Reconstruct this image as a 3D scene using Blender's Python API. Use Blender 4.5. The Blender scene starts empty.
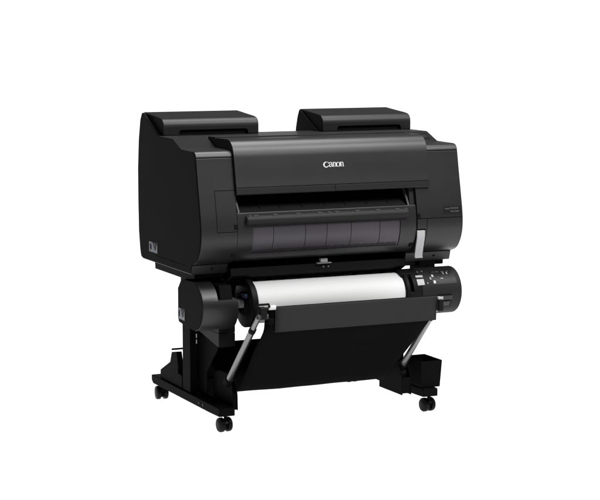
import bpy, bmesh, math, random
from mathutils import Vector, Matrix
random.seed(4)
scene = bpy.context.scene
C = scene.collection
R = math.radians

# ------------------------------------------------------------------ camera, world, lamps, exposure
cam = bpy.data.cameras.new('camera')
camo = bpy.data.objects.new('camera', cam); C.objects.link(camo)
AZ, PITCH = R(24.74), R(7.121)
fw = Vector((math.sin(AZ)*math.cos(PITCH), math.cos(AZ)*math.cos(PITCH), -math.sin(PITCH)))
camo.location = (-2.3544, -6.2644, 1.4972)
camo.rotation_euler = fw.to_track_quat('-Z', 'Y').to_euler()
cam.sensor_fit = 'HORIZONTAL'; cam.sensor_width = 36.0
cam.lens = 36.0*1782.9/600.0
cam.clip_start = 0.1; cam.clip_end = 200
scene.camera = camo

world = bpy.data.worlds.new('World'); scene.world = world
world.use_nodes = True
world.node_tree.nodes['Background'].inputs[0].default_value = (1, 1, 1, 1)
world.node_tree.nodes['Background'].inputs[1].default_value = 0.02

def area_lamp(name, loc, target, sx, sy, power, spread=180):
    l = bpy.data.lights.new(name, 'AREA'); l.shape = 'RECTANGLE'
    l.size = sx; l.size_y = sy; l.energy = power; l.spread = R(spread)
    o = bpy.data.objects.new(name, l); C.objects.link(o)
    o.location = loc
    o.rotation_euler = (Vector(target)-Vector(loc)).to_track_quat('-Z', 'Y').to_euler()
    return o
area_lamp('overhead_softbox', (0.9, -0.2, 4.2), (0.8, 0.1, 0.6), 3.0, 2.2, 235)
area_lamp('front_softbox', (2.15, -3.15, 4.3), (0.55, -0.15, 0.6), 2.4, 1.6, 238)
# lamps added under the translucent floor and behind its upswept back, erasing shadows
area_lamp('under_floor_fill', (5.0, 2.0, -0.6), (5.0, 2.0, 1.0), 15.5, 13.0, 1300)
area_lamp('backdrop_fill', (5.0, 8.9, 0.6), (5.0, 0.0, 0.6), 15.0, 3.4, 355)

scene.view_settings.view_transform = 'Standard'
scene.view_settings.look = 'None'
scene.view_settings.gamma = 1.0
scene.view_settings.exposure = 0.0

# ------------------------------------------------------------------ materials
def mat(name, col, rough=0.5, spec=0.5, metal=0.0, bump=0.0, bscale=900.0, rvar=0.0, cvar=0.0, alpha=None, coat=0.0):
    m = bpy.data.materials.new(name); m.use_nodes = True
    nt = m.node_tree; b = nt.nodes['Principled BSDF']
    b.inputs['Base Color'].default_value = (*col, 1)
    b.inputs['Roughness'].default_value = rough
    b.inputs['Specular IOR Level'].default_value = spec
    b.inputs['Metallic'].default_value = metal
    b.inputs['Coat Weight'].default_value = coat
    if alpha is not None: b.inputs['Alpha'].default_value = alpha
    tc = nt.nodes.new('ShaderNodeTexCoord')
    if bump:
        n = nt.nodes.new('ShaderNodeTexNoise'); n.inputs['Scale'].default_value = bscale
        n.inputs['Detail'].default_value = 2
        bp = nt.nodes.new('ShaderNodeBump'); bp.inputs['Strength'].default_value = bump
        bp.inputs['Distance'].default_value = 0.0006
        nt.links.new(tc.outputs['Object'], n.inputs['Vector'])
        nt.links.new(n.outputs['Fac'], bp.inputs['Height'])
        nt.links.new(bp.outputs['Normal'], b.inputs['Normal'])
    if rvar or cvar:
        n2 = nt.nodes.new('ShaderNodeTexNoise'); n2.inputs['Scale'].default_value = 6.0
        n2.inputs['Detail'].default_value = 5
        nt.links.new(tc.outputs['Object'], n2.inputs['Vector'])
        if rvar:
            mr = nt.nodes.new('ShaderNodeMapRange')
            mr.inputs['To Min'].default_value = rough-rvar; mr.inputs['To Max'].default_value = rough+rvar
            nt.links.new(n2.outputs['Fac'], mr.inputs['Value']); nt.links.new(mr.outputs['Result'], b.inputs['Roughness'])
        if cvar:
            mx = nt.nodes.new('ShaderNodeMix'); mx.data_type = 'RGBA'
            mx.inputs[6].default_value = (*[c*(1-cvar) for c in col], 1)
            mx.inputs[7].default_value = (*[c*(1+cvar) for c in col], 1)
            nt.links.new(n2.outputs['Fac'], mx.inputs[0]); nt.links.new(mx.outputs[2], b.inputs['Base Color'])
    return m
M = dict(
    body   = mat('charcoal textured plastic', (.0110, .0110, .0113), .38, .40, bump=.25, rvar=.03, cvar=.08),
    side   = mat('black shaded side plastic', (.009, .009, .009), .55, .012, bump=.25, rvar=.03, cvar=.08),  # darker and near matte; also stands for shade on the covers' side faces
    tank   = mat('black cover plastic', (.0105, .0105, .0108), .42, .26, bump=.2, rvar=.03, cvar=.08),
    black  = mat('black frame plastic', (.006, .006, .006), .5, .10, bump=.2, cvar=.1),
    pitch  = mat('inner black plastic', (.003, .003, .003), .7, .1),
    stand  = mat('black powder coated steel', (.0042, .0042, .0042), .55, .015, bump=.35, bscale=600, cvar=.1),
    rubber = mat('castor black', (.005, .005, .005), .35, .08),
    cloth  = mat('black basket cloth', (.0042, .0042, .0042), .9, .01, bump=.5, bscale=500, cvar=.15),
    band   = mat('grey black basket band', (.026, .026, .026), .85, .08, bump=.4, bscale=500, cvar=.08),
    chrome = mat('satin grey steel', (.20, .20, .20), .34, .5, metal=.9, rvar=.05),
    steel  = mat('dull steel', (.20, .20, .20), .45, .5, metal=.2),
    lever  = mat('grey lever plastic', (.42, .42, .43), .45, .4),
    white  = mat('white plastic', (.62, .62, .62), .4, .4),
    paper  = mat('white photo paper', (.76, .76, .755), .55, .3, bump=.05, bscale=60, cvar=.01),
    ink    = mat('white print', (.62, .62, .62), .5, .3),
    dimink = mat('grey print', (.10, .10, .10), .5, .3),
    label  = mat('dark label', (.006, .006, .006), .4, .3),
    badge  = mat('pale badge', (.17, .19, .22), .4, .4),
    navy   = mat('navy badge mark', (.010, .016, .045), .5, .05),
    brown  = mat('brown badge mark', (.10, .06, .04), .4, .4),
    bgrey  = mat('grey badge mark', (.035, .035, .037), .5, .1),
    blue   = mat('blue plastic', (.016, .03, .08), .4, .4),
    comb   = mat('smoky comb plastic', (.022, .020, .023), .5, .2),
    rail   = mat('grey guide plastic', (.038, .038, .038), .45, .25),
    matte  = mat('matte charcoal plastic', (.013, .013, .0132), .55, .16, bump=.25, cvar=.08),
)
# window film: smoky purple tinted plastic with fine vertical ribs and a soft mottling
def film_mat():
    m = bpy.data.materials.new('smoky violet film'); m.use_nodes = True
    nt = m.node_tree; b = nt.nodes['Principled BSDF']
    b.inputs['Roughness'].default_value = .38; b.inputs['Specular IOR Level'].default_value = .45
    tc = nt.nodes.new('ShaderNodeTexCoord')
    w = nt.nodes.new('ShaderNodeTexWave'); w.bands_direction = 'X'; w.inputs['Scale'].default_value = 36
    w.inputs['Distortion'].default_value = .3
    n = nt.nodes.new('ShaderNodeTexNoise'); n.inputs['Scale'].default_value = 5
    a = nt.nodes.new('ShaderNodeMath'); a.operation = 'MULTIPLY_ADD'; a.inputs[1].default_value = .3
    nt.links.new(tc.outputs['Object'], w.inputs['Vector']); nt.links.new(tc.outputs['Object'], n.inputs['Vector'])
    nt.links.new(w.outputs['Fac'], a.inputs[0]); nt.links.new(n.outputs['Fac'], a.inputs[2])
    r = nt.nodes.new('ShaderNodeValToRGB')
    r.color_ramp.elements[0].color = (.030, .026, .034, 1); r.color_ramp.elements[1].color = (.052, .044, .054, 1)
    nt.links.new(a.outputs[0], r.inputs[0]); nt.links.new(r.outputs[0], b.inputs['Base Color'])
    return m
M['film'] = film_mat()
def lit_floor_mat():
    """thin white floor sheet, made translucent so lamps added below whiten it"""
    m = bpy.data.materials.new('translucent white floor sheet'); m.use_nodes = True
    nt = m.node_tree; nt.nodes.remove(nt.nodes['Principled BSDF'])
    d = nt.nodes.new('ShaderNodeBsdfDiffuse'); d.inputs[0].default_value = (.86, .86, .86, 1)
    t = nt.nodes.new('ShaderNodeBsdfTranslucent'); t.inputs[0].default_value = (.9, .9, .9, 1)
    mx = nt.nodes.new('ShaderNodeMixShader'); mx.inputs[0].default_value = .6
    nt.links.new(d.outputs[0], mx.inputs[1]); nt.links.new(t.outputs[0], mx.inputs[2])
    nt.links.new(mx.outputs[0], nt.nodes['Material Output'].inputs['Surface'])
    return m
M['floor'] = lit_floor_mat()

# ------------------------------------------------------------------ mesh helpers
def finish(name, bm, material, parent=None, bevel=0.0, seg=2, smooth=35, solid=None):
    bmesh.ops.recalc_face_normals(bm, faces=bm.faces)
    me = bpy.data.meshes.new(name); bm.to_mesh(me); bm.free()
    me.materials.append(material)
    for p in me.polygons: p.use_smooth = True
    me.set_sharp_from_angle(angle=R(smooth))
    o = bpy.data.objects.new(name, me); C.objects.link(o)
    if parent: o.parent = parent
    if bevel:
        b = o.modifiers.new('bevel', 'BEVEL'); b.width = bevel; b.segments = seg
        b.limit_method = 'ANGLE'; b.angle_limit = R(32); b.harden_normals = True
    return o
def cut(o, *cutters):
    """subtract cutter meshes and keep the plain result"""
    tmp = []
    for bm in cutters:
        bmesh.ops.recalc_face_normals(bm, faces=bm.faces)
        me = bpy.data.meshes.new('cutter'); bm.to_mesh(me); bm.free()
        c = bpy.data.objects.new('cutter', me); C.objects.link(c); tmp.append(c)
        md = o.modifiers.new('cut', 'BOOLEAN'); md.operation = 'DIFFERENCE'; md.solver = 'EXACT'; md.object = c
    for m in o.modifiers:
        if m.type == 'BEVEL': m.harden_normals = False
    bpy.context.view_layer.update()
    dg = bpy.context.evaluated_depsgraph_get()
    me = bpy.data.meshes.new_from_object(o.evaluated_get(dg))
    o.modifiers.clear(); o.data = me
    for p in me.polygons: p.use_smooth = True
    me.set_sharp_from_angle(angle=R(36))
    wn = o.modifiers.new('normals', 'WEIGHTED_NORMAL'); wn.mode = 'FACE_AREA'; wn.weight = 80; wn.keep_sharp = True
    for c in tmp: bpy.data.objects.remove(c)
    return o
def prism(pts, x0, x1, bm=None):
    """profile of (y, z) points extruded along x"""
    bm = bm or bmesh.new()
    a = [bm.verts.new((x0, y, z)) for y, z in pts]
    b = [bm.verts.new((x1, y, z)) for y, z in pts]
    n = len(pts)
    bm.faces.new(a); bm.faces.new(list(reversed(b)))
    for i in range(n): bm.faces.new((a[i], b[i], b[(i+1) % n], a[(i+1) % n]))
    return bm
def box(x0, x1, y0, y1, z0, z1, bm=None):
    return prism([(y0, z0), (y1, z0), (y1, z1), (y0, z1)], x0, x1, bm)
def cyl(p, q, r, n=32, bm=None, r2=None, caps=True):
    bm = bm or bmesh.new()
    p, q = Vector(p), Vector(q); d = (q-p).normalized()
    t = d.orthogonal().normalized(); s = d.cross(t); r2 = r if r2 is None else r2
    A = []; B = []
    for i in range(n):
        a = 2*math.pi*i/n; v = t*math.cos(a)+s*math.sin(a)
        A.append(bm.verts.new(p+v*r)); B.append(bm.verts.new(q+v*r2))
    for i in range(n): bm.faces.new((A[i], A[(i+1) % n], B[(i+1) % n], B[i]))
    if caps: bm.faces.new(list(reversed(A))); bm.faces.new(B)
    return bm
def lathe_x(prof, cy, cz, n=48, bm=None, closed=False):
    """(x, radius) outline turned about an x-parallel axis"""
    bm = bm or bmesh.new(); rings = []
    for x, r in prof:
        rings.append([bm.verts.new((x, cy+r*math.cos(2*math.pi*i/n), cz+r*math.sin(2*math.pi*i/n))) for i in range(n)])
    m = len(rings)
    for k in range(m if closed else m-1):
        a, b = rings[k], rings[(k+1) % m]
        for i in range(n): bm.faces.new((a[i], a[(i+1) % n], b[(i+1) % n], b[i]))
    if not closed:
        bm.faces.new(rings[0]); bm.faces.new(list(reversed(rings[-1])))
    return bm
def tube(path, r, n=10, bm=None):
    bm = bm or bmesh.new(); path = [Vector(p) for p in path]; rings = []
    for i, p in enumerate(path):
        d = (path[min(i+1, len(path)-1)]-path[max(i-1, 0)]).normalized()
        t = Vector((0, 0, 1)).cross(d)
        t = t.normalized() if t.length > 1e-3 else Vector((1, 0, 0)); s = d.cross(t)
        rings.append([bm.verts.new(p+(t*math.cos(2*math.pi*k/n)+s*math.sin(2*math.pi*k/n))*r) for k in range(n)])
    for a, b in zip(rings, rings[1:]):
        for k in range(n): bm.faces.new((a[k], a[(k+1) % n], b[(k+1) % n], b[k]))
    bm.faces.new(list(reversed(rings[0]))); bm.faces.new(rings[-1])
    return bm
def smooth_path(pts, sub=5):
    """Catmull-Rom through (y, z) points"""
    out = []
    for i in range(len(pts)-1):
        p0 = Vector(pts[max(i-1, 0)]); p1 = Vector(pts[i]); p2 = Vector(pts[i+1]); p3 = Vector(pts[min(i+2, len(pts)-1)])
        for k in range(sub):
            t = k/sub
            out.append(tuple(.5*((2*p1)+(p2-p0)*t+(2*p0-5*p1+4*p2-p3)*t*t+(3*p1-p0-3*p2+p3)*t**3)))
    out.append(tuple(pts[-1])); return out
BASE = {}
def empty(name, loc, label, cat):
    o = bpy.data.objects.new(name, None); C.objects.link(o); BASE[o.name] = Vector(loc)
    o['label'] = label; o['category'] = cat
    return o
def settle(root):
    """meshes were modelled in world coordinates: keep them there under a moved root"""
    root.location = BASE[root.name]
    for ch in root.children: ch.matrix_parent_inverse = Matrix.Translation(-root.location)
def plate_on_x(x, y0, y1, z0, z1, t=.001):
    return box(x-t, x+.0005, y0, y1, z0, z1)

# front curve of the housing, z -> y, shared by caps, centre guide and door seams
FRONT = smooth_path([(-.228, .634), (-.262, .650), (-.288, .682), (-.301, .715), (-.305, .750), (-.301, .797),
                     (-.286, .873), (-.270, .949), (-.255, 1.024)], 5)
def fy(z):
    for (y0, z0), (y1, z1) in zip(FRONT, FRONT[1:]):
        if z0 <= z <= z1: return y0+(y1-y0)*(z-z0)/(z1-z0)
    return FRONT[0][0] if z < FRONT[0][1] else FRONT[-1][0]

# ------------------------------------------------------------------ the setting
bm = bmesh.new()
prof = [(-4.4, 0)]+[(7.2, 0)]+[(7.2+1.0*math.sin(a), 1.0-1.0*math.cos(a)) for a in [R(90*i/12) for i in range(1, 13)]]+[(8.2, 2.1)]
va = [bm.verts.new((-2.2+max(y+4.4, 0)*.13, y, z)) for y, z in prof]; vb = [bm.verts.new((12.5, y, z)) for y, z in prof]  # left edge slanted so the printer's side mirrors dark surroundings
for i in range(len(prof)-1): bm.faces.new((va[i], vb[i], vb[i+1], va[i+1]))
fl = finish('floor', bm, M['floor']); fl['kind'] = 'structure'

# ================================================================== PRINTER
pr = empty('printer', (.5425, .05, .56), 'charcoal black large format roll printer on wheeled stand, with two raised ink covers on top', 'printer')

# ---- end caps of the housing
CAP = ([(-.200, .594), (-.211, .628), (-.206, .6295), (-.206, .6325)] + FRONT[:-1] +
       [(-.2555, 1.0235), (-.251, 1.0245), (-.251, 1.0265), (-.2545, 1.0275)] +
       smooth_path([(-.2535, 1.031), (-.249, 1.0405), (-.240, 1.0475), (-.224, 1.0510)], 3) +
       [(-.097, 1.0525), (-.010, 1.0865), (.20, 1.0875), (.352, 1.060), (.366, .950), (.367, .820), (.363, .700), (.351, .631), (.343, .607), (.335, .598), (.322, .594)])
def cap(x0, x1, side):
    o = finish('end_housing', prism(CAP, x0, x1), M['body'], pr, bevel=.0035, seg=2)
    cs = []
    if side == 'l':
        ya, yb = fy(.757), fy(.907)
        cs.append(prism([(-.40, .757), (-.40, .907), (yb+.005, .907), (ya+.005, .757)], .0605, .0625))
        for z in (.757, .907): cs.append(box(.0605, .16, -.40, fy(z)+.005, z-.0011, z+.0011))
    else:
        cs.append(box(.886, 1.12, -.40, fy(.771)+.006, .7698, .7722))
        cs.append(prism([(-.40, .640), (-.40, .771), (fy(.771)+.006, .771), (fy(.72)+.006, .72), (fy(.66)+.008, .655)], .9265, .9290))
        cs.append(box(.8845, .9215, -.40, fy(.72)+.012, .640, .732))
    cut(o, *cs)
    return o
capL = cap(.0, .1415, 'l'); capR = cap(.8865, 1.085, 'r')
# dark flat side skin, 2 mm proud of the left cap: the side panel with its triangular ear beside the ink cover
SIDE = ([(-.198, .597), (-.207, .630)] + [(y+.005, z) for y, z in FRONT] +
        smooth_path([(-.2475, 1.030), (-.244, 1.038), (-.236, 1.0440), (-.222, 1.0475)], 3) +
        [(-.099, 1.049), (-.012, 1.0838), (.130, 1.0850), (.302, 1.1675), (.312, 1.166), (.332, 1.138), (.352, 1.060), (.364, .950), (.365, .820), (.361, .700), (.349, .631), (.341, .608), (.333, .600), (.320, .597)])
sp = finish('side_panel', prism(SIDE, -.003, .0085), M['side'], pr, bevel=.002)
SIDE_R = [(y, z-.006 if z > 1.12 else z) for y, z in SIDE]
sp2 = finish('side_panel', prism(SIDE_R, 1.0765, 1.088), M['side'], pr, bevel=.002)
# seam low on the left side panel
cut(sp, prism([(.165, .6225), (-.15, .6225), (-.15, .6245), (.165, .6245)], -.01, -.0012))

# middle body: deck, rear wall
MID = [(-.0080, 1.0862), (.20, 1.0873), (.350, 1.060), (.362, .95), (.363, .70), (.341, .61), (.10, .60), (.10, .90), (-.008, 1.0)]
finish('rear_housing', prism(MID, .1415, .9455), M['body'], pr, bevel=.003)
finish('upper_frame', box(.1425, .8855, -.06, .10, .66, 1.03), M['pitch'], pr)
# lid
LID = ([(-.0085, 1.0885), (-.085, 1.0905), (-.085, 1.0835), (-.0915, 1.0835), (-.0915, 1.0868), (-.190, 1.0885)] + smooth_path([(-.212, 1.0880), (-.236, 1.0795), (-.254, 1.0620), (-.2645, 1.0380), (-.271, 1.010), (-.283, .950), (-.2905, .9160)], 6) +
       [(-.287, .9155), (-.287, .9140), (-.2910, .9135), (-.2935, .8935), (-.288, .889), (-.270, .889), (-.262, .93), (-.24, 1.03), (-.21, 1.046), (-.10, 1.050)])
lid = finish('front_lid', prism(LID, .1435, .9450), M['body'], pr, bevel=.001)
cut(lid, box(.543, .545, -.4, -.288, .880, .9145))
# status window with small buttons on the right hand slope
sl = math.atan2(.034, .087)
def slope_box(x0, x1, t0, t1, h, name, m, parent):
    """thin box lying on the sloping right hand step (t runs from 0 at its foot to 1 at its top)"""
    f = lambda t: (-.097+.087*t, 1.0525+.034*t)
    (y0, z0), (y1, z1) = f(t0), f(t1); ny, nz = -math.sin(sl)*h, math.cos(sl)*h
    return finish(name, prism([(y0-ny*.5, z0-nz*.5), (y1-ny*.5, z1-nz*.5), (y1+ny, z1+nz), (y0+ny, z0+nz)], x0, x1), m, parent)
op = slope_box(1.030, 1.062, .18, .72, .0012, 'status_panel', M['pitch'], pr)
slope_box(1.041, 1.056, .34, .60, .0020, 'button', M['body'], op)

# ---- ink covers
TANK = ([(.108, 1.0868), (.108, 1.116)] + smooth_path([(.1082, 1.121), (.1098, 1.1305), (.1138, 1.1390), (.1205, 1.1460), (.1310, 1.1512), (.1500, 1.1545)], 4) +
        [(.316, 1.1685), (.326, 1.1685), (.336, 1.150), (.350, 1.090), (.353, 1.05)])
EAR = [(.142, 1.070), (.142, 1.0872), (.306, 1.1640), (.318, 1.1655), (.334, 1.138), (.350, 1.090), (.353, 1.066)]
def ink_cover(x0, x1):
    t = finish('ink_cover', prism(TANK, x0, x1), M['tank'], pr, bevel=.005, seg=3)
    # grip slot in the front face
    r = .014; a, b = x0+.064, x1-.045
    bm = bmesh.new(); pts = [(a, 1.080), (b, 1.080)]+[(b-r+r*math.cos(R(w)), 1.0945+r*math.sin(R(w))) for w in range(0, 91, 15)]+[(a+r+r*math.cos(R(w)), 1.0945+r*math.sin(R(w))) for w in range(90, 181, 15)]
    A = [bm.verts.new((x, .05, z)) for x, z in pts]; B = [bm.verts.new((x, .128, z)) for x, z in pts]
    bm.faces.new(A); bm.faces.new(list(reversed(B)))
    for i in range(len(A)): bm.faces.new((A[i], B[i], B[(i+1) % len(A)], A[(i+1) % len(A)]))
    cut(t, bm)
    t.data.materials.append(M['side'])  # end faces take the darker plastic, standing for their shade
    for p in t.data.polygons:
        if abs(p.normal.x) > .9: p.material_index = 1
    finish('grip_recess_shade', box(a-.002, b+.002, .120, .127, 1.0875, 1.110), M['pitch'], t)  # dark slab in the slot, its shade put into the colour
    return t
tL = ink_cover(.0090, .406); tR = ink_cover(.680, 1.076)
finish('cover_ear', prism(EAR, .6745, .6795), M['side'], tR, bevel=.001)
finish('cover_ear', prism(EAR, .4065, .4105), M['side'], tL, bevel=.001)

# ---- exit guide below the lid
def fz(z0, z1, n=14, off=0.0):
    return [(fy(z0+(z1-z0)*i/n)+off, z0+(z1-z0)*i/n) for i in range(n+1)]
# frame of the guide (bulging like the caps), with the window let in 4 mm deep
GT, GB = .824, .640
gp = fz(GB, GT, 20, .003)
guide = finish('exit_guide', prism(gp+[(-.20, .836), (-.16, .84), (-.16, .655), (-.2, .640)], .1435, .8835), M['body'], pr, bevel=.002)
WX0, WX1, WZ0, WZ1 = .205, .815, .672, .770
wc = [(y-.05, z) for y, z in fz(WZ0, WZ1, 12)]+[(y+.009, z) for y, z in reversed(fz(WZ0, WZ1, 12))]
cut(guide, prism(wc, WX0, WX1))
# film: five panes between four slim dark bars, one curved pane each
bars = [WX0, .288, .418, .506, .607, .728, WX1]
wf = fz(WZ0+.0005, WZ1-.0005, 12, .0065); wb = [(y+.002, z) for y, z in reversed(wf)]
for a, b in zip(bars, bars[1:]):
    finish('window_pane', prism(wf+wb, a+.0012, b-.0012), M['film'], guide)
# comb of fine ribs along the lower edge of the window
bm = bmesh.new()
k = 0
x = WX0+.006
while x < WX1-.006:
    zt = .683+.003*random.random()
    seg = fz(WZ0+.001, zt, 4, .0040)
    prism(seg+[(y+.0025, z) for y, z in reversed(seg)], x, x+.0022, bm); x += .0068
finish('comb', bm, M['comb'], guide)
# rounded rail along the top of the guide
rail = finish('guide_rail', lathe_x([(.176, .016), (.180, .0195), (.842, .0195), (.846, .016)], -.296, .794, 28), M['matte'], pr)
for i, x in enumerate((.191, .215, .292, .385, .473, .512, .545, .63, .716, .80, .835)):
    w = .020 if i % 5 else .012
    finish('rail_clip', box(x-w/2, x+w/2, -.308, -.284, .8085, .8148), M['rail'], rail, bevel=.001)
# sloping platen cover behind the rail, ribbed, running back into the dark slot
plat = [(-.284, .820), (-.276, .8265), (-.120, .905), (-.120, .82), (-.27, .795)]
bm = prism(plat, .1600, .8500)
for x in (.25, .33, .42, .515, .60, .69, .78): prism([(-.268, .8295), (-.122, .9030), (-.122, .9065), (-.268, .8330)], x-.001, x+.001, bm)
pl = finish('platen_cover', bm, M['body'], pr)
# side rails of the slot and its cheeks
for x0, x1 in ((.1500, .1580), (.8520, .8600)):
    finish('slot_rail', prism([(-.292, .818), (-.276, .823), (-.205, .925), (-.222, .925)], x0, x1), M['rail'], pr, bevel=.001)
for x0, x1 in ((.143, .149), (.861, .8845)):
    finish('slot_cheek', prism([(-.275, .824), (-.15, .824), (-.15, 1.0), (-.245, 1.0), (-.262, .92)], x0, x1), M['black'], pr)
# catches beside the guide
for x0, x1, z in ((.1290, .1405, .774), (.8880, .8995, .781), (.1260, .1405, .672), (.8650, .8790, .672)):
    finish('catch', box(x0, x1, fy(z)-.0015, fy(z)+.02, z-.009, z+.009), M['pitch'], pr)
# centre pillar strip between slot and right cap
finish('pillar', prism(fz(.79, .93, 8, .012)+[(-.2, .93), (-.2, .79)], .8630, .8845), M['body'], pr, bevel=.0015)

# ---- release lever, a bent grey strip in the right cap
path = smooth_path([(fy(.726)-.001, .726), (fy(.700)-.006, .700), (fy(.675)-.010, .675), (-.283, .650), (-.272, .625), (-.270, .615)], 5)
def ribbon(path, t, x0s, x1s):
    bm = bmesh.new(); n = len(path); rows = []
    for i, (y, z) in enumerate(path):
        u = i/(n-1); a, b = x0s(u), x1s(u)
        rows.append([bm.verts.new((a, y, z)), bm.verts.new((b, y, z)), bm.verts.new((b, y+t, z)), bm.verts.new((a, y+t, z))])
    for p, q in zip(rows, rows[1:]):
        for k in range(4): bm.faces.new((p[k], p[(k+1) % 4], q[(k+1) % 4], q[k]))
    bm.faces.new(rows[0]); bm.faces.new(list(reversed(rows[-1])))
    return bm
finish('release_lever', ribbon(path, .006, lambda u: .8860+.011*u*u, lambda u: .9195+.011*u*u), M['lever'], pr, bevel=.0015)

# ---- undertray, cavity and lower beams
for x0, x1 in ((.018, .1415), (.9435, 1.067)):
    finish('undertray', prism([(-.185, .5945), (.240, .5945), (.236, .5625), (-.10, .5625), (-.185, .575)], x0, x1), M['pitch'], pr, bevel=.003)
finish('chassis', box(.1420, .8830, -.12, .32, .5850, .655), M['pitch'], pr)
finish('lower_beam', prism([(-.235, .584), (-.232, .612), (-.12, .622), (-.12, .566), (-.20, .566)], .1425, .875), M['black'], pr, bevel=.002)
bm = bmesh.new()
for i in range(11): box(.20+.06*i, .238+.06*i, -.207, -.16, .545, .5655, bm)
finish('feed_rib', bm, M['black'], pr, bevel=.003)
finish('feed_plate', box(.16, .87, -.185, .0, .540, .5655), M['pitch'], pr)
hk = finish('cutter_tab', box(.492, .552, -.243, -.225, .6120, .6165), M['steel'], pr, bevel=.001)
finish('tab_block', box(.507, .538, -.240, -.222, .6165, .632), M['lever'], hk, bevel=.003)
for x in (.520, .541): finish('tab_pin', cyl((x, -.2345, .600), (x, -.2385, .600), .003, 12), M['steel'], hk)

# ---- roll drive cover, left
RY, RZ = -.213, .477
def arc(cy, cz, r, a0, a1, n): return [(cy+r*math.cos(R(a0+(a1-a0)*i/n)), cz+r*math.sin(R(a0+(a1-a0)*i/n))) for i in range(n+1)]
LC = arc(RY, RZ, .090, 95, 262, 28)+[(-.150, .388), (-.060, .398), (-.052, .410), (-.052, .528), (-.060, .534), (-.085, .562)]
rc = finish('roll_cover', prism(LC, .0045, .1460), M['body'], pr, bevel=.003)
cut(rc, prism([(-.36, .507), (-.155, .507), (-.155, .60), (-.36, .60)], .066, .2))
LS = arc(RY, RZ, .0885, 95, 262, 28)+[(-.150, .3895), (-.0615, .399), (-.0535, .411), (-.0535, .527), (-.061, .533), (-.086, .5605)]
rs = finish('roll_cover_shade_skin', prism(LS, .0020, .0075), M['side'], rc, bevel=.0015)  # thin dark skin added for the shade on the cover's side
finish('roll_bearing', prism([(-.27, .506), (-.16, .506), (-.16, .555), (-.255, .555)], .085, .136), M['pitch'], pr, bevel=.003)
finish('neck', box(.060, .136, -.16, .067, .520, .566), M['pitch'], pr)
finish('neck', box(.953, 1.019, -.203, -.12, .540, .5935), M['pitch'], pr)
# little blocks below the cover
finish('drive_box', prism([(-.222, .372), (-.222, .405), (-.10, .405), (-.10, .372)], .0985, .1645), M['black'], pr, bevel=.0015)
finish('drive_box', prism([(-.222, .318), (-.222, .3708), (-.02, .3708), (-.02, .350)], .0985, .1645), M['black'], pr, bevel=.0015)

finish('drive_bracket', box(.1190, .1610, -.140, .030, .330, .420), M['pitch'], pr)
# ---- control unit, right
RC = arc(RY, RZ, .0915, 62, 275, 38)+[(-.120, .400), (-.105, .420), (-.105, .520), (-.125, .538)]
cu = finish('control_unit', prism(RC, .9080, 1.088), M['matte'], pr, bevel=.008, seg=4)
cut(cu, box(.93, 1.12, -.40, RY-.086, .5075, .5092))
LB = arc(RY, RZ, .0905, 172, 265, 16)+[(-.08, .386), (-.08, .489)]
finish('control_flange', prism(LB, .8580, .9085), M['black'], pr, bevel=.003)
gu = arc(RY, RZ, .0905, 92, 176, 16)+list(reversed(arc(RY, RZ, .070, 92, 176, 16)))
finish('control_guard', prism(gu, .8760, .9085), M['black'], pr, bevel=.002)
finish('control_top', prism(arc(RY, RZ, .092, 92, 120, 6)+[(-.26, .54), (-.21, .54)], .840, .9085), M['black'], pr, bevel=.002)
def on_cyl(a, dr=.0915): return (RY+dr*math.cos(R(a)), RZ+dr*math.sin(R(a)))
def patch(name, x0, x1, a0, a1, m, parent, h=.0012, r0=.0910):
    n = 5; A = arc(RY, RZ, r0+h, a0, a1, n); B = list(reversed(arc(RY, RZ, r0-.001, a0, a1, n)))
    return finish(name, prism(A+B, x0, x1), m, parent)
patch('tension_lever', .8925, .9230, 142, 157, M['lever'], pr, .004, .091)
patch('tension_lever', .8925, .9230, 131.5, 137, M['lever'], pr, .005, .091)
panel = patch('button_panel', .962, 1.066, 117, 157, M['label'], pr, .0010, .0912)
def dot(x, a, w, h, m, n='button'): return patch(n, x-w/2, x+w/2, a-h/2, a+h/2, m, panel, .0022, .0912)
dot(.967, 134, .009, 7, M['lever']); dot(.969, 151, .009, 7, M['white'])
for x, a, w, h, m in ((.955, 141, .007, 7, 'steel'), (.938, 153, .005, 4, 'steel'), (.912, 118, .005, 4, 'steel'), (.933, 116, .006, 4, 'steel'),
                      (1.018, 128, .006, 8, 'steel'), (1.034, 128, .005, 6, 'lever'), (.990, 140, .006, 4, 'rail'), (1.004, 143, .012, 3, 'steel'),
                      (1.024, 140, .010, 3, 'rail'), (.986, 151, .005, 4, 'rail'), (1.046, 139, .006, 4, 'rail')):
    dot(x, a, w, h, M[m])
for x, w in ((.976, .010), (.994, .016), (1.018, .014), (1.04, .008)): dot(x, 122, w, 2.0, M['dimink'], 'panel_mark')
lt = patch('latch', .975, 1.040, 183, 215, M['black'], pr, .004, .0912)
patch('latch_grip', .985, 1.038, 185, 194, M['body'], lt, .010, .0912)
patch('latch_grip', .985, 1.030, 199, 210, M['rail'], lt, .009, .0912)
patch('latch_knob', .974, .996, 186, 193, M['lever'], lt, .012, .0912)
tube_p = [(.978, RY-.095, .447), (.980, RY-.103, .438), (.984, RY-.100, .428), (.978, RY-.093, .420)]
finish('latch_hook', tube(tube_p, .0045, 10), M['steel'], lt)

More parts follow.
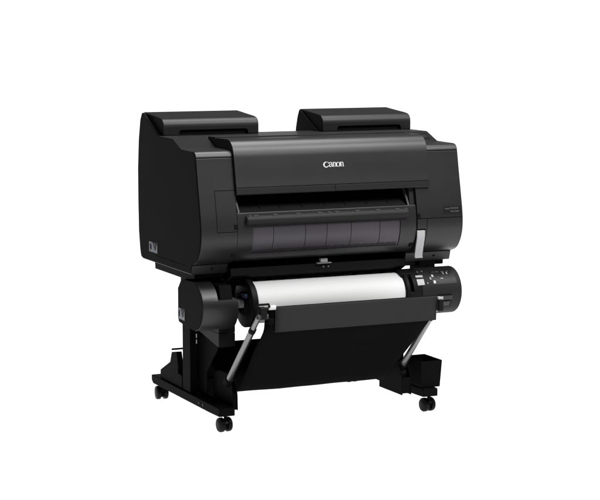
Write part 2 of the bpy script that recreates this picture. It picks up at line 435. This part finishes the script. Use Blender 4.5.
# ---- writing on the printer
def stroke_poly(bm, pts, ws, o, s, y0, t=.0012):
    """a stroke of varying width, drawn in letter units (x right, z up)"""
    L = []; Rr = []
    for i, (x, z) in enumerate(pts):
        a = pts[max(i-1, 0)]; b = pts[min(i+1, len(pts)-1)]
        d = Vector((b[0]-a[0], b[1]-a[1])).normalized(); n = Vector((-d.y, d.x)); w = ws[i]*.39
        L.append((x+n.x*w, z+n.y*w)); Rr.append((x-n.x*w, z-n.y*w))
    def P3(p, k): return bm.verts.new((o[0]+p[0]*s*.98, y0(o[1]+p[1]*s*.82)-t*k, o[1]+p[1]*s*.82))
    la, lb = [P3(p, 1) for p in L], [P3(p, 1) for p in Rr]
    lc, ld = [P3(p, -.3) for p in L], [P3(p, -.3) for p in Rr]
    for i in range(len(pts)-1):
        bm.faces.new((la[i], la[i+1], lb[i+1], lb[i])); bm.faces.new((lc[i], ld[i], ld[i+1], lc[i+1]))
        bm.faces.new((la[i], lc[i], lc[i+1], la[i+1])); bm.faces.new((lb[i], lb[i+1], ld[i+1], ld[i]))
    bm.faces.new((la[0], lb[0], ld[0], lc[0])); bm.faces.new((la[-1], lc[-1], ld[-1], lb[-1]))
def lid_y(z): return -.271-(1.010-z)*.2-.0002
bm = bmesh.new()
def curve(pts, ws, sub=5):
    P = smooth_path([(*p, ) for p in pts], sub); W = [w for w, _ in smooth_path([(w, 0) for w in ws], sub)]
    return P, W
o, s = (.5010, .9805), .0222
# letters: a wide capital C, a capital-shaped a, and n o n at x height, all with thick and thin strokes
P, W = curve([(.98, .70), (.93, .88), (.62, .98), (.25, .82), (.08, .45), (.22, .08), (.58, -.06), (.90, .12), (1.02, .26)], [.10, .08, .13, .25, .31, .26, .17, .12, .05]); stroke_poly(bm, P, W, o, s, lid_y)
stroke_poly(bm, [(.97, .94), (.985, .60)], [.10, .10], o, s, lid_y)
P, W = curve([(1.14, .66), (1.22, .84), (1.42, .90), (1.58, .80), (1.62, .58)], [.20, .14, .08, .16, .24]); stroke_poly(bm, P, W, o, s, lid_y)
stroke_poly(bm, [(1.62, .60), (1.62, .16), (1.70, .03), (1.80, .06)], [.24, .24, .16, .06], o, s, lid_y)
P, W = curve([(1.60, .54), (1.36, .50), (1.16, .36), (1.14, .16), (1.28, .02), (1.46, .08), (1.60, .20)], [.06, .08, .16, .24, .16, .08, .06]); stroke_poly(bm, P, W, o, s, lid_y)
def letter_n(x):
    stroke_poly(bm, [(x+.12, .0), (x+.12, .90)], [.20, .20], o, s, lid_y)
    P, W = curve([(x+.16, .68), (x+.32, .87), (x+.50, .80), (x+.54, .58)], [.06, .10, .16, .20]); stroke_poly(bm, P, W, o, s, lid_y)
    stroke_poly(bm, [(x+.54, .60), (x+.54, .0)], [.20, .20], o, s, lid_y)
    for q in (.12, .54): stroke_poly(bm, [(x+q-.16, .03), (x+q+.16, .03)], [.06, .06], o, s, lid_y)
    stroke_poly(bm, [(x-.04, .86), (x+.12, .88)], [.06, .06], o, s, lid_y)
letter_n(1.82)
P, W = curve([(2.80+.32*math.cos(R(a)), .43+.43*math.sin(R(a))) for a in range(0, 361, 30)], [.24, .20, .12, .08, .12, .20, .24, .20, .12, .08, .12, .20, .24]); stroke_poly(bm, P, W, o, s, lid_y)
letter_n(3.20)
finish('logo', bm, M['ink'], lid)

def text_mesh(name, body, size, m, parent, origin, sx=1.0, lean=0.0, axis='front', bold=0.0):
    cu_ = bpy.data.curves.new(name, 'FONT'); cu_.body = body; cu_.size = size; cu_.extrude = .0004; cu_.offset = bold
    t = bpy.data.objects.new(name, cu_); C.objects.link(t)
    bpy.context.view_layer.update(); dg = bpy.context.evaluated_depsgraph_get()
    me = bpy.data.meshes.new_from_object(t.evaluated_get(dg)); bpy.data.objects.remove(t)
    for v in me.vertices:
        x, y, z = v.co
        v.co = (origin[0]+x*sx, origin[1]+y*lean-z, origin[2]+y)
    me.materials.clear(); me.materials.append(m)
    q = bpy.data.objects.new(name, me); C.objects.link(q); q.parent = parent
    return q
lean = (fy(.812)-fy(.786))/.026
z0 = .787; y0 = fy(z0)
nl = finish('name_plate', prism([(fy(.786)-.0006, .786), (fy(.814)-.0006, .814), (fy(.814)+.002, .814), (fy(.786)+.002, .786)], 1.000, 1.078), M['label'], pr)
text_mesh('model_text', 'image', .0090, M['dimink'], nl, (1.006, fy(.803)-.0012, .8025), .95, lean)
text_mesh('model_text', 'PROGRAF', .0095, M['dimink'], nl, (1.0285, fy(.803)-.0012, .8025), .92, lean)
text_mesh('model_text', 'PRO-2600', .0095, M['dimink'], nl, (1.0310, fy(.791)-.0012, .7905), .92, lean)
# small words on the window
for x, z, w in ((.214, .7605, 'Open'), (.388, .7650, 'Lock')):
    text_mesh('window_text', w, .0085, M['dimink'], guide, (x, fy(z)+.0050, z), 1.0, 0)
# screw holes low on the caps
for x in (.079, 1.012):
    finish('screw_hole', cyl((x, -.2035, .613), (x, -.2085, .613), .0042, 14), M['pitch'], pr)

# ---- square badges (pale with a navy oval and a grey wedge)
def side_badge(x, y0, y1, z0, z1, parent):
    """on a wall facing -x; y0 is the edge towards the front"""
    b = finish('badge', plate_on_x(x, y0, y1, z0, z1, .0010), M['bgrey'], parent)
    w, h = y1-y0, z1-z0
    f = lambda u, v: (y1-u*w, z0+v*h)      # u from left (rear) to right (front) as seen
    def shp(name, pts, m, k):
        return finish(name, prism([f(*p) for p in pts], x-.0010-k, x), m, b)
    shp('badge_mark', [(.02, .02), (.02, .98), (.40, .98), (.52, .70), (.62, .40), (.72, .22), (.86, .34), (.90, .70), (.98, .80), (.98, .02)], M['badge'], .0006)
    shp('badge_mark', [(.22+.12*math.cos(R(a)), .52+.33*math.sin(R(a))) for a in range(0, 360, 20)], M['navy'], .0008)
    shp('badge_mark', [(.60, .86), (.70, .90), (.72, .72), (.64, .66)], M['brown'], .0008)
    return b
side_badge(-.0030, .146, .241, .632, .672, pr)
side_badge(.0020, -.127, -.055, .411, .454, pr)
settle(pr)

# ================================================================== PAPER ROLL AND ITS HOLDER
roll = empty('paper_roll', (.537, RY, RZ-.078), 'white roll of paper across the printer, below the body and above the basket', 'paper roll')
finish('paper', lathe_x([(.2290, .030), (.2290, .0775), (.2300, .0785), (.8440, .0785), (.8450, .0775), (.8450, .030)], RY, RZ, 96, closed=True), M['paper'], roll)
finish('core', lathe_x([(.2285, .026), (.2285, .0298), (.8455, .0298), (.8455, .026)], RY, RZ, 48, closed=True), M['rail'], roll)
settle(roll)
hold = empty('roll_holder', (.537, RY, RZ-.09), 'black spindle with round end flanges, pushed through the white paper roll', 'roll holder')
def flange(x0, x1, r):
    return finish('flange', lathe_x([(x0, .024), (x0, r-.006), (x0+.003, r), (x1-.003, r), (x1, r-.004), (x1, .024)], RY, RZ, 72, closed=True), M['black'], hold)
f1 = flange(.2010, .2275, .0905); f2 = flange(.8465, .8640, .0895)
finish('hub', lathe_x([(.192, .030), (.192, .040), (.2005, .046), (.2005, .030)], RY, RZ, 40, closed=True), M['pitch'], f1)
finish('shaft', cyl((.130, RY, RZ), (.900, RY, RZ), .0170, 28), M['lever'], hold)
finish('blue_tab', box(.186, .1995, RY-.052, RY-.020, .503, .5175), M['blue'], f1, bevel=.002)
finish('flange_hole', cyl((.8570, RY-.0905, .470), (.8570, RY-.085, .470), .003, 12), M['pitch'], f2)
settle(hold)

# ================================================================== STAND
st = empty('printer_stand', (.5425, .1, 0), 'black wheeled printer stand with slanted silver basket arms, black cloth basket and corner bin', 'stand')
def foot(x0, x1):
    f = finish('foot', prism([(-.275, .068), (-.275, .098), (-.265, .100), (.452, .100), (.452, .078), (.435, .066), (-.17, .066), (-.175, .066)], x0, x1), M['stand'], st, bevel=.003)
    return f
fL = foot(.0765, .1405); fR = foot(.9325, .9985)
for y in (-.115, -.075): finish('screw', cyl((.0765, y, .083), (.0745, y, .083), .0045, 12), M['rail'], fL)
def column(x0, x1):
    finish('column', box(x0, x1, .035, .118, .1005, .5630), M['stand'], st, bevel=.003)
column(.0840, .1180); column(.9670, 1.0010)
for z in (.322, .300): finish('column_gap_slip', box(.1080, .1110, .031, .0347, z-.008, z+.008), M['white'], st)  # white slips stand in for bright slots seen through the column
finish('foot_plate', box(.1410, .205, .040, .0595, .072, .150), M['stand'], st, bevel=.002)
finish('cross_beam', box(.1185, .9665, .060, .095, .130, .275), M['stand'], st, bevel=.003)
finish('cross_beam', box(.1185, .9665, .020, .060, .440, .5100), M['stand'], st, bevel=.003)
for x0, x1 in ((.1190, .1220), (.9630, .9660)):
    finish('gusset', prism([(.055, .101), (.055, .42), (-.10, .42), (-.16, .30), (-.05, .20), (-.05, .101)], x0, x1), M['stand'], st)
# upright rear brackets with the rear basket rod
RB = [(.130, .1005), (.130, .150), (.174, .155), (.172, .185), (.188, .236), (.244, .226), (.262, .184), (.372, .134), (.374, .1005)]
for x0, x1 in ((.0860, .1090), (.9760, .9990)):
    finish('rear_bracket', prism(RB, x0, x1), M['stand'], st, bevel=.002)
finish('rear_rod', tube([(.085, .236, .238), (.095, .225, .240), (.99, .225, .240)], .0038, 10), M['stand'], st)
# front brackets that carry the slanted arms: two cheeks and a front web
BR = [(-.060, .1005), (-.060, .200), (-.118, .212), (-.196, .214), (-.222, .200), (-.240, .172), (-.250, .140), (-.252, .090), (-.10, .078)]
BRL = [(-.060, .1005), (-.060, .200), (-.118, .212), (-.196, .214), (-.222, .200), (-.240, .172), (-.250, .140), (-.2525, .1005)]
def arm_bracket(xa, xb, prof):
    b = finish('arm_bracket', prism(prof, xa, xa+.004), M['stand'], st, bevel=.0012)
    finish('bracket_cheek', prism(prof, xb-.004, xb), M['stand'], b, bevel=.0012)
    finish('bracket_web', box(xa+.0045, xb-.0045, -.2485, -.2430, .084, .147), M['stand'], b, bevel=.001)
    finish('bracket_core', prism([(-.225, .085), (-.225, .16), (-.20, .195), (-.06, .19), (-.06, .085)], xa+.0045, xb-.0045), M['pitch'], b)
    return b
arm_bracket(.1415, .1620, [(y, z-.018 if z < .12 and y < -.06 else z) for y, z in BRL])
arm_bracket(.8510, .8935, [(y, z-.022 if z < .1006 else z) for y, z in BRL])
# slanted arms
def arm(x):
    a = Vector((x, -.222, .197)); b = Vector((x, -.515, .487)); d = (b-a).normalized()
    m_ = a+d*.312
    rod = finish('basket_arm', cyl(a, m_, .0118, 28), M['chrome'], st)
    finish('arm_collar', cyl(m_-d*.012, m_+d*.006, .0135, 28), M['pitch'], rod)
    finish('arm_tube', cyl(m_, b, .0098, 24), M['chrome'], rod)
    finish('arm_socket', cyl(a-d*.030, a-d*.001, .0165, 20), M['pitch'], rod)
    return rod, a, b, d
rodL, a, b, d = arm(.1400); rodR, _, bR, _ = arm(.8725)
# joints at the top of the arms
def joint(x, b, inward):
    j = finish('arm_joint', box(x-.014, x+.014, b.y-.014, b.y+.016, b.z-.022, b.z+.022), M['black'], st, bevel=.004)
    finish('joint_knuckle', cyl((x-.022, b.y-.004, b.z-.012), (x+.018, b.y-.004, b.z-.012), .0100, 20), M['rail'], j)
    finish('joint_cap', cyl((x+.026, b.y+.006, b.z+.017), (x+.052, b.y+.006, b.z+.017), .0085, 20), M['white'], j)
    finish('joint_hook', tube([(x-.022, b.y, b.z-.005), (x-.022, b.y, b.z+.024), (x-.012, b.y, b.z+.031), (x+.024, b.y, b.z+.031), (x+.028, b.y, b.z+.020)], .0042, 10), M['pitch'], j)
    finish('joint_foot', box(x+.020, x+.042, b.y-.010, b.y+.012, b.z-.042, b.z-.020), M['stand'], j, bevel=.003)
    return j
joint(.1480, b, 1)
jr = finish('arm_joint', box(.862, .882, bR.y-.008, bR.y+.020, bR.z-.040, bR.z+.004), M['black'], st, bevel=.004)
# basket: upright band at the front, cloth sagging back under the roll
BX0, BX1 = .168, .8590
bas = finish('basket_cloth', bmesh.new(), M['cloth'], st)
def sheet(name, path, xs, m, parent, thick=.0022, wob=0.0, xin=lambda z: 0.0, xl=lambda z: 0.0):
    bm = bmesh.new(); n = len(path); rows = []
    for i, (y, z) in enumerate(path):
        t = i/(n-1); row = []
        for k in range(25):
            u = k/24; x = xs[0]+xl(z)+(xs[1]-xin(z)-xs[0]-xl(z))*u
            w = wob*math.sin(math.pi*t)*(math.sin(u*9.1+t*3)*.5+math.sin(u*23+1.3+t*5)*.25-math.sin(math.pi*u)*1.2)
            row.append(bm.verts.new((x, y+w*.6, z+w)))
        rows.append(row)
    for p, q in zip(rows, rows[1:]):
        for k in range(24): bm.faces.new((p[k], p[k+1], q[k+1], q[k]))
    o = finish(name, bm, m, parent)
    sd = o.modifiers.new('thickness', 'SOLIDIFY'); sd.thickness = thick; sd.offset = 0
    return o
bpy.data.objects.remove(bas)
cl = smooth_path([(-.500, .492), (-.4985, .45), (-.494, .412), (-.442, .347), (-.387, .280), (-.330, .212), (-.286, .172), (-.235, .150), (-.170, .150), (-.10, .175), (-.02, .225), (.04, .290)], 5)
bas = sheet('basket_cloth', cl, (.150, .842), M['cloth'], st, wob=.0016, xin=lambda z: max(0, min(1, (.43-z)/.21))*.068, xl=lambda z: max(0, z-.34)*.12)
bd = smooth_path([(-.5055, .503), (-.5060, .46), (-.5045, .4125)], 5)
sheet('basket_band', bd, (.2010, .8590), M['band'], bas, .003, .001)
finish('basket_bar', cyl((.165, -.494, .497), (.860, -.494, .497), .0075, 16), M['stand'], bas)
# corner bin on the right foot
def bin_():
    bm = bmesh.new(); X0, X1, Y0, Y1, Z0, Z1, t, tp = .930, 1.024, -.262, -.118, .1005, .207, .0025, .006
    def ring(z, k, ins): 
        return [bm.verts.new((x, y, z)) for x, y in ((X0+ins+k, Y0+ins+k), (X1-ins-k, Y0+ins+k), (X1-ins-k, Y1-ins-k), (X0+ins+k, Y1-ins-k))]
    o0, o1 = ring(Z0, 0, tp), ring(Z1, 0, 0); i1, i0 = ring(Z1, t, 0), ring(Z0+t, t, tp)
    for p, q in ((o0, o1), (o1, i1), (i1, i0)):
        for k in range(4): bm.faces.new((p[k], p[(k+1) % 4], q[(k+1) % 4], q[k]))
    bm.faces.new(list(reversed(o0))); bm.faces.new(i0)
    return finish('accessory_bin', bm, M['stand'], st, bevel=.0015)
bin_()
# castors
def castor(x, y, spin):
    hub = finish('castor', cyl((x, y, .028), (x, y, .0655), .0065, 16), M['stand'], st)
    dx, dy = math.cos(spin), math.sin(spin)
    off = Vector((-dy, dx, 0))*.010
    c = Vector((x, y, .0275))+off
    finish('fork', cyl(c-Vector((dx, dy, 0))*.006, c+Vector((dx, dy, 0))*.006, .0195, 28), M['stand'], hub, bevel=.002)
    for sgn in (-1, 1):
        bm = lathe_x([(0, .0255), (.0020, .0275), (.0125, .0275), (.0158, .0255), (.0168, .0220), (.0160, .0200), (.0182, .0150), (.0190, .0080)], 0, 0, 40)
        bmesh.ops.transform(bm, verts=bm.verts, matrix=Matrix.Translation(c) @ Matrix.Rotation(spin+(math.pi if sgn < 0 else 0), 4, 'Z') @ Matrix.Translation((.0070, 0, 0)))
        finish('wheel', bm, M['rubber'], hub, smooth=28)
    hood = lathe_x([(-.0062, .0205), (-.0062, .0225), (.0062, .0225), (.0062, .0205)], 0, 0, 40, closed=True)
    bmesh.ops.delete(hood, geom=[v for v in hood.verts if v.co.z < .004], context='VERTS')
    bmesh.ops.holes_fill(hood, edges=hood.edges)
    bmesh.ops.transform(hood, verts=hood.verts, matrix=Matrix.Translation(c) @ Matrix.Rotation(spin, 4, 'Z'))
    finish('hood', hood, M['body'], hub)
    return hub
castor(.1180, -.236, R(6)); castor(.9800, -.236, R(8)); castor(.1100, .418, R(-4)); castor(.9680, .410, R(3))
settle(st)

# flatten modifiers left on sub-parts? (kept: they evaluate at render time)
scene.render.resolution_x, scene.render.resolution_y = 1024, 853
